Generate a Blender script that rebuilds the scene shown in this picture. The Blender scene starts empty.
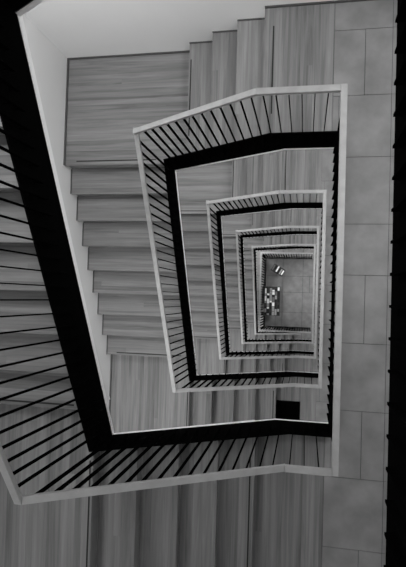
import bpy, bmesh, math, random
from mathutils import Matrix, Vector
random.seed(7)
S = bpy.context.scene
COL = S.collection

# ---------------------------------------------------------------- camera
H = 3.24                      # storey height
R = H / 18                    # riser
DA, ZF = 3.351, 1.170         # depth of the landing handrail below the lens, rail above floor
CZ = DA + ZF + 4 * H          # lens height above the ground floor
rx, ry, rz = -0.0245, -0.194, -0.0253
M = Matrix.Rotation(rz, 3, 'Z') @ Matrix.Rotation(ry, 3, 'Y') @ Matrix.Rotation(rx, 3, 'X')
cam_d = bpy.data.cameras.new('camera')
cam = bpy.data.objects.new('camera', cam_d)
COL.objects.link(cam)
cam_d.sensor_fit = 'VERTICAL'
cam_d.sensor_height = 36.0
cam_d.lens = 520.3 * 36 / 567
cam_d.clip_start = 0.02
mw = M.transposed().to_4x4()
mw.translation = Vector((0, 0, CZ))
cam.matrix_world = mw
S.camera = cam

# ---------------------------------------------------------------- light
S.view_settings.view_transform = 'Standard'
S.view_settings.look = 'None'
S.view_settings.gamma = 1
S.view_settings.exposure = 0.0
w = bpy.data.worlds.new('world')
S.world = w
w.use_nodes = True
w.node_tree.nodes['Background'].inputs['Color'].default_value = (1, 1, 1, 1)
w.node_tree.nodes['Background'].inputs['Strength'].default_value = 0.35

def area(name, loc, sx, sy, power, rot=(0, 0, 0)):
    d = bpy.data.lights.new(name, 'AREA')
    d.shape = 'RECTANGLE'
    d.size, d.size_y, d.energy = sx, sy, power
    o = bpy.data.objects.new(name, d)
    o.location, o.rotation_euler = loc, rot
    COL.objects.link(o)
    return o

# dimensions (x right, y up in the photograph, depth below the lens)
XR, XL, Y0, Y1 = 0.2103, -1.409, -1.0707, 1.3432        # handrail rectangle
SL, S0, S1 = -1.454, -1.110, 1.386                      # inner faces of the black strings
SR = 0.229
T0, T1 = 1.044, 1.48                                    # string top / bottom below the rail
PT = 0.012                                              # plate thickness
ZTL, ZBL = 0.72, 2.343
KT, KB = -0.350, -0.097
WL, WT, WS, WE = -2.611, 2.552, -2.45, 2.40             # walls
G, YN = 0.2751, 1.3757
XN, GT = -0.4067, 0.2663
XM, GB = -0.375, 0.2791
ST = 0.193
GROUND = 4

def Z(depth):
    return CZ - depth

for k in range(-2, 4):        # added fill lights, unseen, for each storey below the landings and corners above
    zc = Z(DA + ZF + k * H)
    area('fill_landing', (0.95, 1.08, zc - 0.36), 0.5, 2.1, 46 if k < 1 else 41)
    area('fill_corner_back', (-1.9, 1.9, zc - 4 * R - 0.30), 0.9, 0.9, 72 if k == -2 else 35)
    area('fill_corner_front', (-2.0, -1.7, zc - 13 * R - 0.30), 0.7, 0.7, 6 if k == -2 else 38)

# ---------------------------------------------------------------- materials
def new_mat(name):
    m = bpy.data.materials.new(name)
    m.use_nodes = True
    return m, m.node_tree, m.node_tree.nodes['Principled BSDF']

def plain(name, v, rough=0.6, noise=0.0, scale=6.0, spec=0.3):
    m, t, b = new_mat(name)
    b.inputs['Base Color'].default_value = (v, v, v, 1)
    b.inputs['Roughness'].default_value = rough
    b.inputs['Specular IOR Level'].default_value = spec
    if noise:
        g = t.nodes.new('ShaderNodeNewGeometry')
        n = t.nodes.new('ShaderNodeTexNoise')
        n.inputs['Scale'].default_value = scale
        n.inputs['Detail'].default_value = 6
        t.links.new(g.outputs['Position'], n.inputs['Vector'])
        r = t.nodes.new('ShaderNodeMapRange')
        r.inputs['From Min'].default_value = 0.3
        r.inputs['From Max'].default_value = 0.7
        r.inputs['To Min'].default_value = v * (1 - noise)
        r.inputs['To Max'].default_value = v * (1 + noise)
        t.links.new(n.outputs['Fac'], r.inputs['Value'])
        t.links.new(r.outputs['Result'], b.inputs['Base Color'])
    return m

def math_node(t, op, a, b=None, c=None):
    n = t.nodes.new('ShaderNodeMath')
    n.operation = op
    for i, x in enumerate((a, b, c)):
        if x is None:
            continue
        if isinstance(x, (int, float)):
            n.inputs[i].default_value = x
        else:
            t.links.new(x, n.inputs[i])
    return n.outputs[0]

def wood(name, axis, v, lam=0.055, contrast=0.34):
    """lamella boards running along the given axis"""
    m, t, b = new_mat(name)
    b.inputs['Roughness'].default_value = 0.5
    b.inputs['Specular IOR Level'].default_value = 0.25
    g = t.nodes.new('ShaderNodeNewGeometry')
    s = t.nodes.new('ShaderNodeSeparateXYZ')
    t.links.new(g.outputs['Position'], s.inputs[0])
    X, Y, Zc = s.outputs
    al, ac = (X, Y) if axis == 'X' else (Y, X)
    lev = math_node(t, 'FLOOR', math_node(t, 'MULTIPLY_ADD', Zc, 1 / R, 0.25))
    row = math_node(t, 'FLOOR', math_node(t, 'ADD', math_node(t, 'MULTIPLY', ac, 1 / lam),
                                          math_node(t, 'MULTIPLY', lev, 0.37)))
    # board joints along the length, staggered
    st = math_node(t, 'ADD', math_node(t, 'MULTIPLY', al, 0.13), math_node(t, 'MULTIPLY', row, 0.413))
    seg = math_node(t, 'FLOOR', st)
    cv = t.nodes.new('ShaderNodeCombineXYZ')
    t.links.new(row, cv.inputs[0]); t.links.new(seg, cv.inputs[1]); t.links.new(lev, cv.inputs[2])
    wn = t.nodes.new('ShaderNodeTexWhiteNoise')
    t.links.new(cv.outputs[0], wn.inputs['Vector'])
    # fine grain
    gv = t.nodes.new('ShaderNodeCombineXYZ')
    t.links.new(math_node(t, 'MULTIPLY', al, 1.1), gv.inputs[0])
    t.links.new(math_node(t, 'MULTIPLY', ac, 26.0), gv.inputs[1])
    t.links.new(math_node(t, 'MULTIPLY', wn.outputs['Value'], 40.0), gv.inputs[2])
    n = t.nodes.new('ShaderNodeTexNoise')
    n.inputs['Scale'].default_value = 1.0
    n.inputs['Detail'].default_value = 5
    n.inputs['Roughness'].default_value = 0.65
    n.inputs['Distortion'].default_value = 0.6
    t.links.new(gv.outputs[0], n.inputs['Vector'])
    # broad bands
    gv2 = t.nodes.new('ShaderNodeCombineXYZ')
    t.links.new(math_node(t, 'MULTIPLY', al, 0.5), gv2.inputs[0])
    t.links.new(math_node(t, 'MULTIPLY', ac, 9.0), gv2.inputs[1])
    t.links.new(lev, gv2.inputs[2])
    n2 = t.nodes.new('ShaderNodeTexNoise')
    n2.inputs['Scale'].default_value = 1.0
    n2.inputs['Detail'].default_value = 2
    t.links.new(gv2.outputs[0], n2.inputs['Vector'])
    a = math_node(t, 'MULTIPLY_ADD', math_node(t, 'SUBTRACT', wn.outputs['Value'], 0.5), contrast * 1.1, 1.0)
    a = math_node(t, 'MULTIPLY_ADD', math_node(t, 'SUBTRACT', n.outputs['Fac'], 0.5), contrast * 4.2, a)
    a = math_node(t, 'MULTIPLY_ADD', math_node(t, 'SUBTRACT', n2.outputs['Fac'], 0.5), contrast * 2.2, a)
    a = math_node(t, 'MULTIPLY', math_node(t, 'MAXIMUM', a, 0.35), v)
    t.links.new(a, b.inputs['Base Color'])
    return m

TRIM = plain('white_trim_paint', 0.93, 0.5, 0, 1, 0.3)
WOODX = wood('wood_boards_across', 'X', 0.172)
WOODY = wood('wood_boards_along', 'Y', 0.172)
RAILW = plain('pale_rail_wood', 0.27, 0.4, 0.10, 14, 0.4)
STONE = plain('stone_tile', 0.195, 0.5, 0.2, 5, 0.3)
JOINT = plain('tile_joint', 0.05, 0.9)
PLASTER = plain('white_plaster', 0.73, 0.85, 0.02, 1.5, 0.2)
SOFFIT = plain('soffit_plaster', 0.75, 0.85, 0, 1, 0.2)
BLACK = plain('black_steel', 0.0022, 0.9, 0, 1, 0.0)
BARS = plain('black_bar_steel', 0.002, 0.9, 0, 1, 0.0)
DARK = plain('dark_gap', 0.02, 0.9)
SKIRT_SHADE = plain('skirting_wood_shade', 0.07, 0.7)  # dark tone also paints in the shading where wood meets the walls
MAT = plain('black_mat', 0.001, 0.95, 0.3, 60, 0.0)
PAPER = {v: plain('booklet_tone', v, 0.6) for v in (0.004, 0.03, 0.12, 0.3, 0.85)}

# ---------------------------------------------------------------- mesh helpers
def box(bm, x0, x1, y0, y1, z0, z1):
    vs = [bm.verts.new(p) for p in ((x0, y0, z0), (x1, y0, z0), (x1, y1, z0), (x0, y1, z0),
                                    (x0, y0, z1), (x1, y0, z1), (x1, y1, z1), (x0, y1, z1))]
    for f in ((3, 2, 1, 0), (4, 5, 6, 7), (0, 1, 5, 4), (1, 2, 6, 5), (2, 3, 7, 6), (3, 0, 4, 7)):
        bm.faces.new([vs[i] for i in f])

def prism(bm, pts, axis, a0, a1):
    """polygon pts in (run, z), extruded along the other horizontal axis between a0 and a1;
    axis is the run axis"""
    def P(r, z, a):
        return (r, a, z) if axis == 'X' else (a, r, z)
    lo = [bm.verts.new(P(r, z, a0)) for r, z in pts]
    hi = [bm.verts.new(P(r, z, a1)) for r, z in pts]
    n = len(pts)
    bm.faces.new(lo)
    bm.faces.new(hi[::-1])
    for i in range(n):
        j = (i + 1) % n
        bm.faces.new((lo[i], hi[i], hi[j], lo[j]))

def build(name, bm, m, parent=None, bevel=0.0):
    bmesh.ops.recalc_face_normals(bm, faces=bm.faces)
    if bevel:
        bmesh.ops.bevel(bm, geom=[e for e in bm.edges], offset=bevel, segments=2, affect='EDGES', profile=0.6)
    me = bpy.data.meshes.new(name)
    if parent is not None:
        off = parent.location
        bmesh.ops.translate(bm, verts=bm.verts, vec=(-off[0], -off[1], -off[2]))
    bm.to_mesh(me)
    bm.free()
    me.materials.append(m)
    o = bpy.data.objects.new(name, me)
    COL.objects.link(o)
    if parent is not None:
        o.parent = parent
    return o

def bx(name, m, parent, *a, bevel=0.0):
    bm = bmesh.new()
    box(bm, *a)
    return build(name, bm, m, parent, bevel)

def thing(name, label, cat, loc, group=None, rotz=0):
    o = bpy.data.objects.new(name, None)
    o.empty_display_size = 0.1
    o.location = loc
    o.rotation_euler = (0, 0, rotz)
    COL.objects.link(o)
    o['label'], o['category'] = label, cat
    if group:
        o['group'] = group
    return o

def struct(name, bm, m):
    o = build(name, bm, m)
    o['kind'] = 'structure'
    return o

# ---------------------------------------------------------------- the shell
ztop = Z(DA + ZF - 2 * H) + 0.0
bm = bmesh.new(); box(bm, WL - 0.2, WL, WS - 0.2, WT + 0.2, -0.2, ztop); struct('wall_left', bm, PLASTER)
bm = bmesh.new(); box(bm, WL, WE + 0.2, WT, WT + 0.2, -0.2, ztop); struct('wall_back', bm, PLASTER)
bm = bmesh.new(); box(bm, WL, WE + 0.2, WS - 0.2, WS, -0.2, ztop); struct('wall_front', bm, PLASTER)
bm = bmesh.new()                                       # right wall out of view, closed on every storey to keep side light out
for k in range(-1, 5):
    zf = Z(DA + ZF + k * H)
    box(bm, WE, WE + 0.2, WS, WT, zf - 0.45, zf + H - 0.45)
struct('wall_right', bm, PLASTER)

ROWS = [(-2.45, -2.06, .485), (-2.06, -1.478, None), (-1.478, -.92, .488), (-.92, -.358, None),
        (-.358, .213, .49), (.213, .643, None), (.643, 1.21, None), (1.21, 1.735, None),
        (1.735, 2.30, .45), (2.30, 2.552, None)]

def tiles(bm, x0, ztop_):
    g = 0.0022
    for i, (a, b, split) in enumerate(ROWS):
        x0 = ST if (b <= S0 - PT or a >= S1 + PT) else SR + PT
        xs = [x0] + ([split] if split and split > x0 else []) + [.67] + [.67 + .57 * j + (.28 if i % 2 else 0) for j in (1, 2)] + [WE]
        for p, q in zip(xs, xs[1:]):
            if q - p > 0.02:
                box(bm, p + g, q - g, a + g, b - g, ztop_ - 0.012, ztop_)

# ground floor
bm = bmesh.new()
box(bm, WL - 0.2, WE + 0.2, WS - 0.2, WT + 0.2, -0.25, -0.012)
struct('floor', bm, JOINT)
bm = bmesh.new()
ys = [-2.45, -2.2, -1.62, -1.04, -.455, .21, .745, 1.31, 1.9, 2.552]
g = .004
for i, (a, b) in enumerate(zip(ys, ys[1:])):
    xs = [WL, -1.95, -1.34] + ([-.953] if i % 3 == 0 else []) + [-.735, -.082] + ([.136] if i == 5 else []) + [.55, 1.2, 1.8, WE]
    for p, q in zip(xs, xs[1:]):
        box(bm, p + g, q - g, a + g, b - g, -0.013, 0)
struct('floor_tiles', bm, STONE).name = 'floor'

ORD = {-1: 'uppermost', 0: 'second highest', 1: 'third highest', 2: 'fourth highest', 3: 'lowest'}

# ---------------------------------------------------------------- landings
def skirt(bm, pieces):
    for p in pieces:
        box(bm, *p)

for k in range(-1, 4):
    F = Z(DA + ZF + k * H)
    D = DA + k * H
    n = ORD[k]
    look = {-1: 'only its black edge showing at the right photo border',
            0: 'widest run of grey stone tiles beside the well',
            1: 'grey tiles and wood with the black mat on it',
            2: 'narrow tiled strip inside the third highest landing',
            3: 'smallest tiled strip directly above the ground floor'}[k]
    t = thing('stair_landing', f'{n} stair landing, {look}', 'landing', (1.2, 0, F), 'long landings beside the stairwell')
    bx('slab', SOFFIT, t, SR + PT, WE, WS, WT, F - 0.17, F - 0.013)
    bm = bmesh.new(); box(bm, XN, SR + PT, S1 + PT, WT, F - 0.30, F - 0.02)
    box(bm, XM, SR + PT, WS, S0 - PT, F - 0.30, F - 0.02); build('slab', bm, SOFFIT, t)
    bm = bmesh.new()
    tiles(bm, SR + PT, F)
    for a, b in ((S1 + PT, 1.735), (-1.478, S0 - PT)):
        box(bm, ST + .002, SR + PT - .0002, a + .0022, b - .0022, F - .0121, F - .0001)
    build('stone_tiles', bm, STONE, t)
    bx('joint_bed', JOINT, t, ST, WE, WS, WT, F - 0.02, F - 0.010).data.materials[0] = JOINT
    # keep the bed out of the well
    bed = [o for o in t.children if o.name.startswith('joint_bed')][0]
    bpy.data.objects.remove(bed)
    bm = bmesh.new(); box(bm, SR + PT, WE, WS, WT, F - 0.0125, F - 0.006)
    box(bm, ST, SR + PT, S1 + PT, WT, F - 0.02, F - 0.006); box(bm, ST, SR + PT, WS, S0 - PT, F - 0.02, F - 0.006)
    build('tile_joints', bm, JOINT, t)
    for (a, b, c, d) in ((XN, ST, S1 + PT, WT), (XM - .018, ST, WS, S0 - PT)):
        bx('wood_floor', WOODY, t, a, b, c, d, F - 0.04, F)
    # black edge plates
    zt, zb = Z(D + T0), Z(D + T1)
    bm = bmesh.new()
    box(bm, SR, SR + PT, S0, S1, Z(D + 1.37), zt)
    prism(bm, [(-.33, zt), (SR + PT, zt), (SR + PT, zb), (-.216, zb)], 'X', S1, S1 + PT)
    prism(bm, [(-.10, zt), (SR + PT, zt), (SR + PT, zb), (-.24, zb)], 'X', S0 - PT, S0)
    build('edge_plate', bm, BLACK, t)
    bx('edge_trim', TRIM, t, -.216, SR + PT, S1, S1 + .03, zb - .045, zb)
    bx('edge_trim', TRIM, t, -.24, SR + PT, S0 - .03, S0, zb - .045, zb)
    bx('shade_skirting', SKIRT_SHADE, t, XN, WE, WT - .012, WT, F, F + .025)
    bx('shade_skirting', SKIRT_SHADE, t, XM, WE, WS, WS + .012, F, F + .025)

# ---------------------------------------------------------------- flights and quarter landings
def strip(parent, axis, pos, a0, a1, z):
    if axis == 'X':
        bx('contrast_strip', DARK, parent, pos - .006, pos + .006, a0, a1, z - .002, z + .0012)
    else:
        bx('contrast_strip', DARK, parent, a0, a1, pos - .006, pos + .006, z - .002, z + .0012)

NOSE = 0.018
for k in range(-1, 4):
    F = Z(DA + ZF + k * H)
    D = DA + k * H
    n = ORD[k]
    # ---- flight along the back wall, down to the left
    t = thing('stair_flight', f'short wooden flight descending left from the {n} long landing along the back wall', 'stairs',
              (XN, 2, F - 4 * R), 'short flights along the back wall')
    for i in range(4):
        zt = F - i * R
        xr = XN - i * GT
        # riser below nosing i
        bx('riser', WOODY, t, xr + NOSE, xr + NOSE + .02, S1 + PT, WT, zt - R, zt - .035)
        if i:
            bx('tread', WOODY, t, xr, xr + GT + NOSE, S1 + PT, WT, zt - .035, zt, bevel=.004)
            if i == 3:
                pass
    strip(t, 'X', XN + .08, S1 + .22, WT - .17, F)
    strip(t, 'X', XN - 3 * GT + .02, S1 + .22, WT - .17, F - 3 * R)
    for i in range(1, 4):
        bx('shade_skirting', SKIRT_SHADE, t, XN - i * GT, XN - (i - 1) * GT, WT - .010, WT, F - i * R, F - i * R + .015)
    bm = bmesh.new()
    prism(bm, [(-.33, Z(D + T0)), (-.216, Z(D + T1)), (SL - PT, Z(D + T1 + .7475)), (SL - PT, Z(D + T0 + .7475))], 'X', S1, S1 + PT)
    build('string_plate', bm, BLACK, t)
    bm = bmesh.new()
    a, b = Z(D + T1), Z(D + T1 + .7475)
    prism(bm, [(-.216, a), (-.216, a - .045), (SL - .03, b - .05), (SL - .03, b)], 'X', S1, S1 + .03)
    build('edge_trim', bm, TRIM, t)
    bm = bmesh.new()
    prism(bm, [(XN + .04, F - R - .06), (XN + .04, F - .34), (XN - 3 * GT + .02, F - 4 * R - .24), (XN - 3 * GT + .02, F - 4 * R - .07)],
          'X', S1 + PT, WT)
    build('soffit', bm, SOFFIT, t)
    # ---- quarter landing in the back left corner
    zq = F - 4 * R
    xq = XN - 3 * GT + NOSE
    t = thing('quarter_landing', f'square wooden corner landing at back left, below the {n} long landing', 'landing',
              (-2, 2, zq), 'back left corner landings')
    bm = bmesh.new(); box(bm, WL, SL - PT, YN, WT, zq - .035, zq)
    build('wood_floor', bm, WOODX, t)
    bx('wood_floor', WOODX, t, SL - PT, xq, S1 + PT, WT, zq - .035, zq)
    bm = bmesh.new(); box(bm, WL, SL - PT, YN + .03, WT, zq - .24, zq - .035); box(bm, SL - PT, xq, S1 + PT, WT, zq - .24, zq - .035)
    build('slab', bm, SOFFIT, t)
    bm = bmesh.new(); box(bm, WL, WL + .014, YN, WT, zq, zq + .025); box(bm, WL + .014, xq, WT - .012, WT, zq, zq + .025)
    build('shade_skirting', bm, SKIRT_SHADE, t)
    strip(t, 'Y', YN + .045, WL + .14, SL - .12, zq)
    # ---- long flight along the left wall
    t = thing('stair_flight', f'long wooden flight along the left wall, below the {n} long landing', 'stairs',
              (-2, 0, zq - 9 * R), 'long flights along the left wall')
    for i in range(9):
        zt = zq - i * R
        yr = YN - i * G
        bx('riser', WOODX, t, WL, SL - PT, yr + NOSE, yr + NOSE + .02, zt - R, zt - .035)
        if i:
            bx('tread', WOODX, t, WL, SL - PT, yr, yr + G + NOSE, zt - .035, zt, bevel=.004)
    strip(t, 'Y', YN - 8 * G + .03, WL + .14, SL - .12, zq - 8 * R)
    for i in range(1, 9):
        bx('shade_skirting', SKIRT_SHADE, t, WL, WL + .009, YN - i * G, YN - (i - 1) * G, zq - i * R, zq - i * R + .015)
    bm = bmesh.new()
    prism(bm, [(S1 + PT, Z(D + T0 + .7475)), (S1 + PT, Z(D + T1 + .7475)), (S0 - PT, Z(D + T1 + 2.321)), (S0 - PT, Z(D + T0 + 2.321))], 'Y', SL - PT, SL)
    build('string_plate', bm, BLACK, t)
    a, b = Z(D + T1 + .7475), Z(D + T1 + 2.321)
    bm = bmesh.new()
    prism(bm, [(S1 + .03, a), (S1 + .03, a - .05), (S0 - .03, b - .05), (S0 - .03, b)], 'Y', SL - .03, SL)
    build('edge_trim', bm, TRIM, t)
    bm = bmesh.new()
    ye = YN - 8 * G
    prism(bm, [(YN + .03, zq - R - .06), (YN + .03, zq - .34), (ye, zq - 9 * R - .24), (ye, zq - 9 * R - .07)], 'Y', WL, SL - PT)
    build('soffit', bm, SOFFIT, t)
    # ---- front left corner landing
    zp = F - 13 * R
    xe = XM - 4 * GB
    t = thing('quarter_landing', f'square wooden corner landing at front left, below the {n} long landing', 'landing',
              (-2, -1.6, zp), 'front left corner landings')
    bm = bmesh.new(); box(bm, WL, xe, WS, ye + NOSE, zp - .035, zp)
    build('wood_floor', bm, WOODY, t)
    bx('wood_floor', WOODY, t, xe, SL - PT, S0 - PT, ye + NOSE, zp - .035, zp)
    bm = bmesh.new(); box(bm, WL, xe - .02, WS, ye + NOSE, zp - .24, zp - .035)
    build('slab', bm, SOFFIT, t)
    bm = bmesh.new(); box(bm, WL, WL + .014, WS, ye, zp, zp + .025); box(bm, WL + .014, xe, WS, WS + .012, zp, zp + .025)
    build('shade_skirting', bm, SKIRT_SHADE, t)
    strip(t, 'X', xe - .022, WS + .17, S0 - .12, zp)
    # ---- short flight along the front wall, down to the next landing
    nxt = ORD.get(k + 1)
    lab = f'short wooden flight along the front wall, arriving at the {nxt} long landing' if nxt else \
        'short wooden flight along the front wall, arriving at the ground floor'
    t = thing('stair_flight', lab, 'stairs', (-1, -1.8, zp - 5 * R), 'short flights along the front wall')
    for i in range(5):
        zt = zp - i * R
        xr = xe + i * GB
        bx('riser', WOODY, t, xr - NOSE - .02, xr - NOSE, WS, S0 - PT, zt - R, zt - .035)
        if i:
            bx('tread', WOODY, t, xr - GB - NOSE, xr, WS, S0 - PT, zt - .035, zt, bevel=.004)
    strip(t, 'X', XM - .035, WS + .17, S0 - .22, zp - 4 * R)
    for i in range(1, 5):
        bx('shade_skirting', SKIRT_SHADE, t, xe + (i - 1) * GB, xe + i * GB, WS, WS + .012, zp - i * R, zp - i * R + .025)
    bm = bmesh.new()
    prism(bm, [(SL, Z(D + T0 + 2.321)), (SL, Z(D + T1 + 2.321)), (-.24, Z(D + H + T1)), (-.10, Z(D + H + T0))], 'X', S0 - PT, S0)
    build('string_plate', bm, BLACK, t)
    a, b = Z(D + T1 + 2.321), Z(D + H + T1)
    bm = bmesh.new()
    prism(bm, [(SL, a), (SL, a - .05), (-.24, b - .045), (-.24, b)], 'X', S0 - .03, S0)
    build('edge_trim', bm, TRIM, t)
    bm = bmesh.new()
    zl = zp - 5 * R
    prism(bm, [(xe - .02, zp - R - .06), (xe - .02, zp - .34), (XM - .05, zl - (.30 if nxt else -.04)), (XM - .05, zl + (-.05 if nxt else .05))], 'X', WS, S0 - PT)
    build('soffit', bm, SOFFIT, t)

# ---------------------------------------------------------------- balustrades
RW, RH = 0.021, 0.034
def bar_mesh(name, hx, hy, L, pin=None, reach=0.0):
    """flat bar; pin = direction of the two short spacers that fix it to the edge plate"""
    bm = bmesh.new()
    box(bm, -hx, hx, -hy, hy, -L, 0)
    if pin:
        for z in (-L + .03, -L + .12):
            if pin[0]:
                box(bm, *sorted((pin[0] * .01, pin[0] * reach)), -.003, .003, z - .006, z + .006)
            else:
                box(bm, -.003, .003, *sorted((pin[1] * .01, pin[1] * reach)), z - .006, z + .006)
    me = bpy.data.meshes.new(name)
    bmesh.ops.recalc_face_normals(bm, faces=bm.faces)
    bm.to_mesh(me); bm.free()
    me.materials.append(BARS)
    return me
LB = 1.225
HB = .0125
OFF = 0.0085
BAR = {'back': bar_mesh('baluster', .003, HB, LB, (0, 1), .037),
       'front': bar_mesh('baluster', .003, HB, LB, (0, -1), .0335),
       'left': bar_mesh('baluster', HB, .003, LB, (-1, 0), .039),
       'right': bar_mesh('baluster', .011, .0035, LB, (1, 0), .014)}

def rail(t, axis, r0, d0, r1, d1, lat, name='handrail'):
    bm = bmesh.new()
    prism(bm, [(r0, Z(d0)), (r1, Z(d1)), (r1, Z(d1) - RH), (r0, Z(d0) - RH)], axis, lat - RW, lat + RW)
    return build(name, bm, RAILW, t, bevel=.003)

def bars(t, axis, r0, d0, r1, d1, side, sp=0.08, phase=None):
    lat = {'back': Y1 + OFF, 'front': Y0 - OFF, 'left': XL - OFF, 'right': .2175}[side]
    L = r1 - r0
    n = max(1, round(abs(L) / sp))
    rs = [r0 + L * (i + .5) / n for i in range(n)] if phase is None else []
    if phase is not None:
        lo, hi = min(r0, r1), max(r0, r1)
        i = math.ceil((lo - phase) / sp)
        while phase + i * sp < hi:
            rs.append(phase + i * sp); i += 1
    for r in rs:
        d = d0 + (d1 - d0) * (r - r0) / L
        o = bpy.data.objects.new('baluster', BAR[side])
        COL.objects.link(o)
        o.parent = t
        p = (r, lat) if axis == 'X' else (lat, r)
        o.location = Vector((p[0], p[1], Z(d) - RH + .006)) - t.location

for k in range(-1, 4):
    D = DA + k * H
    n = ORD[k]
    F = Z(D + ZF)
    own = {-1: 'mostly outside the right border of the photo', 0: 'the largest fully visible rail',
           1: 'second rail inward', 2: 'third rail inward', 3: 'innermost of the upper rails'}[k]
    t = thing('balustrade', f'level pale handrail on black flat bars beside the {n} long landing', 'balustrade', (XR, 0, F), 'landing balustrades')
    rail(t, 'Y', Y0 - RW, D, Y1 + RW, D, XR)
    rail(t, 'X', KT, D, XR - RW, D, Y1)
    rail(t, 'X', KB, D - .012, XR - RW, D - .012, Y0)
    bars(t, 'Y', Y0 + .03, D, Y1 - .03, D, 'right', .08, -.012)
    bars(t, 'X', KT, D, XR - .05, D, 'back')
    bars(t, 'X', KB - .02, D, XR - .05, D, 'front')
    t = thing('balustrade', f'sloping handrail on black bars along back flight from the {n} long landing', 'balustrade', (-.9, Y1, F - 2 * R), 'back flight balustrades')
    rail(t, 'X', XL - RW, D + ZTL, KT, D, Y1)
    bars(t, 'X', XL + .03, D + ZTL - .02, KT, D, 'back')
    t = thing('balustrade', f'sloping handrail on black bars along left flight below the {n} long landing', 'balustrade', (XL, 0, F - 8 * R), 'left flight balustrades')
    rail(t, 'Y', Y1 + RW + .012, D + ZTL - .008, Y0 - RW, D + ZBL, XL)
    bars(t, 'Y', Y1 - .0, D + ZTL, Y0 + .03, D + ZBL, 'left')
    nxt = ORD.get(k + 1)
    lab = f'sloping handrail on black bars along front flight above the {nxt} long landing' if nxt else \
        'sloping pale handrail on black bars along the front flight above the ground floor'
    t = thing('balustrade', lab, 'balustrade', (-.8, Y0, F - 15 * R), 'front flight balustrades')
    rail(t, 'X', XL + RW, D + ZBL, KB, D + H, Y0)
    bars(t, 'X', XL + .0, D + ZBL, KB - .04, D + H - .03, 'front')

# guard rail standing on the ground floor
D = DA + 4 * H
t = thing('balustrade', 'level pale guard rail on black bars standing on the ground floor around the tables', 'balustrade', (XL, 0, 0))
rail(t, 'X', XL + .003, D, XR, D, Y1 + .07)
rail(t, 'Y', -1.0, D, Y1 + .05, D, XL + .024)
rail(t, 'X', XL + .003, D, XR, D, -1.02)
def ground_bars(axis, r0, r1, lat):
    nn = round(abs(r1 - r0) / .08)
    for i in range(nn + 1):
        r = r0 + (r1 - r0) * i / nn
        o = bpy.data.objects.new('baluster', GB_X if axis == 'X' else GB_Y)
        COL.objects.link(o); o.parent = t
        p = (r, lat) if axis == 'X' else (lat, r)
        o.location = Vector((p[0], p[1], Z(D) - RH + .003))
GBL = Z(D) - RH + .003
GB_X = bar_mesh('baluster', .005, .028, GBL); GB_Y = bar_mesh('baluster', .028, .005, GBL)
_t = t.location.copy()
t.location = (0, 0, 0)
ground_bars('X', XL + .08, XR - .03, Y1 + .03)
ground_bars('Y', -.95, Y1 - .02, XL + .065)
ground_bars('X', XL + .08, XR - .03, -.98)
for c in t.children:
    if c.name.startswith('handrail'):
        c.location = c.location + _t
bx('base_plate', BLACK, t, XL + .095, XR, Y1 - .015, Y1 + .0, 0.0, .10)
bx('base_plate', BLACK, t, XL + .095, XL + .11, -.935, Y1 - .015, 0.0, .10)
bx('base_plate', BLACK, t, XL + .095, XR, -.95, -.935, 0.0, .10)

# ---------------------------------------------------------------- small things
zb = Z(DA + ZF + H)
t = thing('floor_mat', 'square black mat on the wooden end of the third highest landing', 'mat', (-.2, -1.68, zb))
bm = bmesh.new(); box(bm, -.355, -.05, -1.84, -1.515, zb, zb + .010); build('pad', bm, MAT, t, bevel=.002)
for a in ((-.375, -.03, -1.515, -1.495), (-.375, -.03, -1.86, -1.84), (-.375, -.355, -1.84, -1.515), (-.05, -.03, -1.84, -1.515)):
    bx('border_strip', BLACK, t, *a, zb, zb + .012)

def table(name, label, cat, loc, sx, sy, h, rot):
    t = thing(name, label, cat, loc, rotz=rot)
    def part(nm, m, *a, bevel=0.0):
        bm = bmesh.new(); box(bm, *a)
        if bevel:
            bmesh.ops.bevel(bm, geom=bm.edges[:], offset=bevel, segments=2, affect='EDGES')
        me = bpy.data.meshes.new(nm); bmesh.ops.recalc_face_normals(bm, faces=bm.faces)
        bm.to_mesh(me); bm.free(); me.materials.append(m)
        o = bpy.data.objects.new(nm, me); COL.objects.link(o); o.parent = t
        return o
    part('table_top', DARKWOOD, -sx / 2, sx / 2, -sy / 2, sy / 2, h - .03, h, bevel=.004)
    for i in (-1, 1):
        for j in (-1, 1):
            cx, cy = i * (sx / 2 - .035), j * (sy / 2 - .035)
            part('leg', BARS, cx - .018, cx + .018, cy - .018, cy + .018, 0, h - .03)
    for j in (-1, 1):
        part('apron', DARKWOOD, -sx / 2 + .06, sx / 2 - .06, j * (sy / 2 - .03) - .008, j * (sy / 2 - .03) + .008, h - .08, h - .03)
    return t

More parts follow.
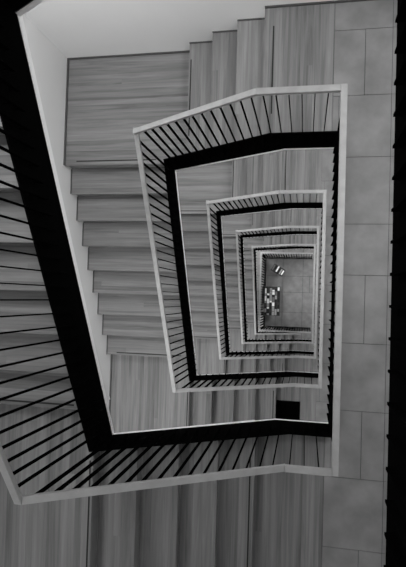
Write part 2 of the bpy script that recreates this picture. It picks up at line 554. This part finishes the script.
DARKWOOD = plain('dark_table_wood', 0.03, 0.5, 0.2, 20)
TONES = ['black', 'charcoal', 'dark grey', 'mid grey', 'white']
def booklet_mesh(tone):
    bm = bmesh.new()
    box(bm, -.5, .5, -.5, .5, 0, 1)
    me = bpy.data.meshes.new('booklet'); bmesh.ops.recalc_face_normals(bm, faces=bm.faces)
    bm.to_mesh(me); bm.free(); me.materials.append(PAPER[tone])
    return me
BOOK = {v: booklet_mesh(v) for v in PAPER}
def booklets(loc, rot, h, cells, where, group):
    c, s_ = math.cos(rot), math.sin(rot)
    for (x, y, wx, wy, tone) in cells:
        o = bpy.data.objects.new('booklet', BOOK[tone]); COL.objects.link(o)
        o.location = (loc[0] + c * x - s_ * y, loc[1] + s_ * x + c * y, loc[2] + h)
        o.rotation_euler = (0, 0, rot)
        o.scale = (wx, wy, .006 + .012 * random.random())
        o['label'] = f'{TONES[list(PAPER).index(tone)]} booklet lying on {where}'
        o['category'] = 'booklet'
        o['group'] = f'{TONES[list(PAPER).index(tone)]} booklets, {group}'

# large low table on the ground floor
TH = .42
tx, ty = -1.09, -.10
table('low_table', 'large dark low table on the ground floor covered with booklets', 'table', (tx, ty, 0), .60, .95, TH, 0)
rnd = random.Random(21)
cells = []
for i, (cw, y_lo, y_hi) in enumerate(((.085, -.36, .34), (.07, -.44, .42), (.085, -.465, .30), (.085, -.46, .46), (.09, -.465, .46), (.075, -.46, .40), (.075, -.44, .46))):
    xc = -.25 + i * .083
    y = y_lo
    while y < y_hi - .05:
        hgt = min(rnd.choice((.07, .10, .13, .17, .21)), y_hi - y)
        cells.append((xc, y + hgt / 2, cw - .014, hgt - .012, rnd.choice((.004, .004, .004, .03, .12, .3, .3, .85))))
        y += hgt
booklets((tx, ty, 0), 0, TH, cells, 'the large low table', 'large low table')
# small low table turned on the ground floor
tx, ty, ra = -.88, .92, math.radians(-30)
table('side_table', 'small dark side table standing askew above the large low table', 'table', (tx, ty, 0), .42, .25, .40, ra)
cells = [(-.17, 0, .045, .20, .12), (-.10, .03, .05, .14, .004), (-.03, .02, .045, .20, .85), (.04, -.02, .05, .18, .004), (.10, .0, .045, .18, .3), (.17, .0, .045, .16, .85)]
booklets((tx, ty, 0), ra, .40, cells, 'the small side table', 'small side table')
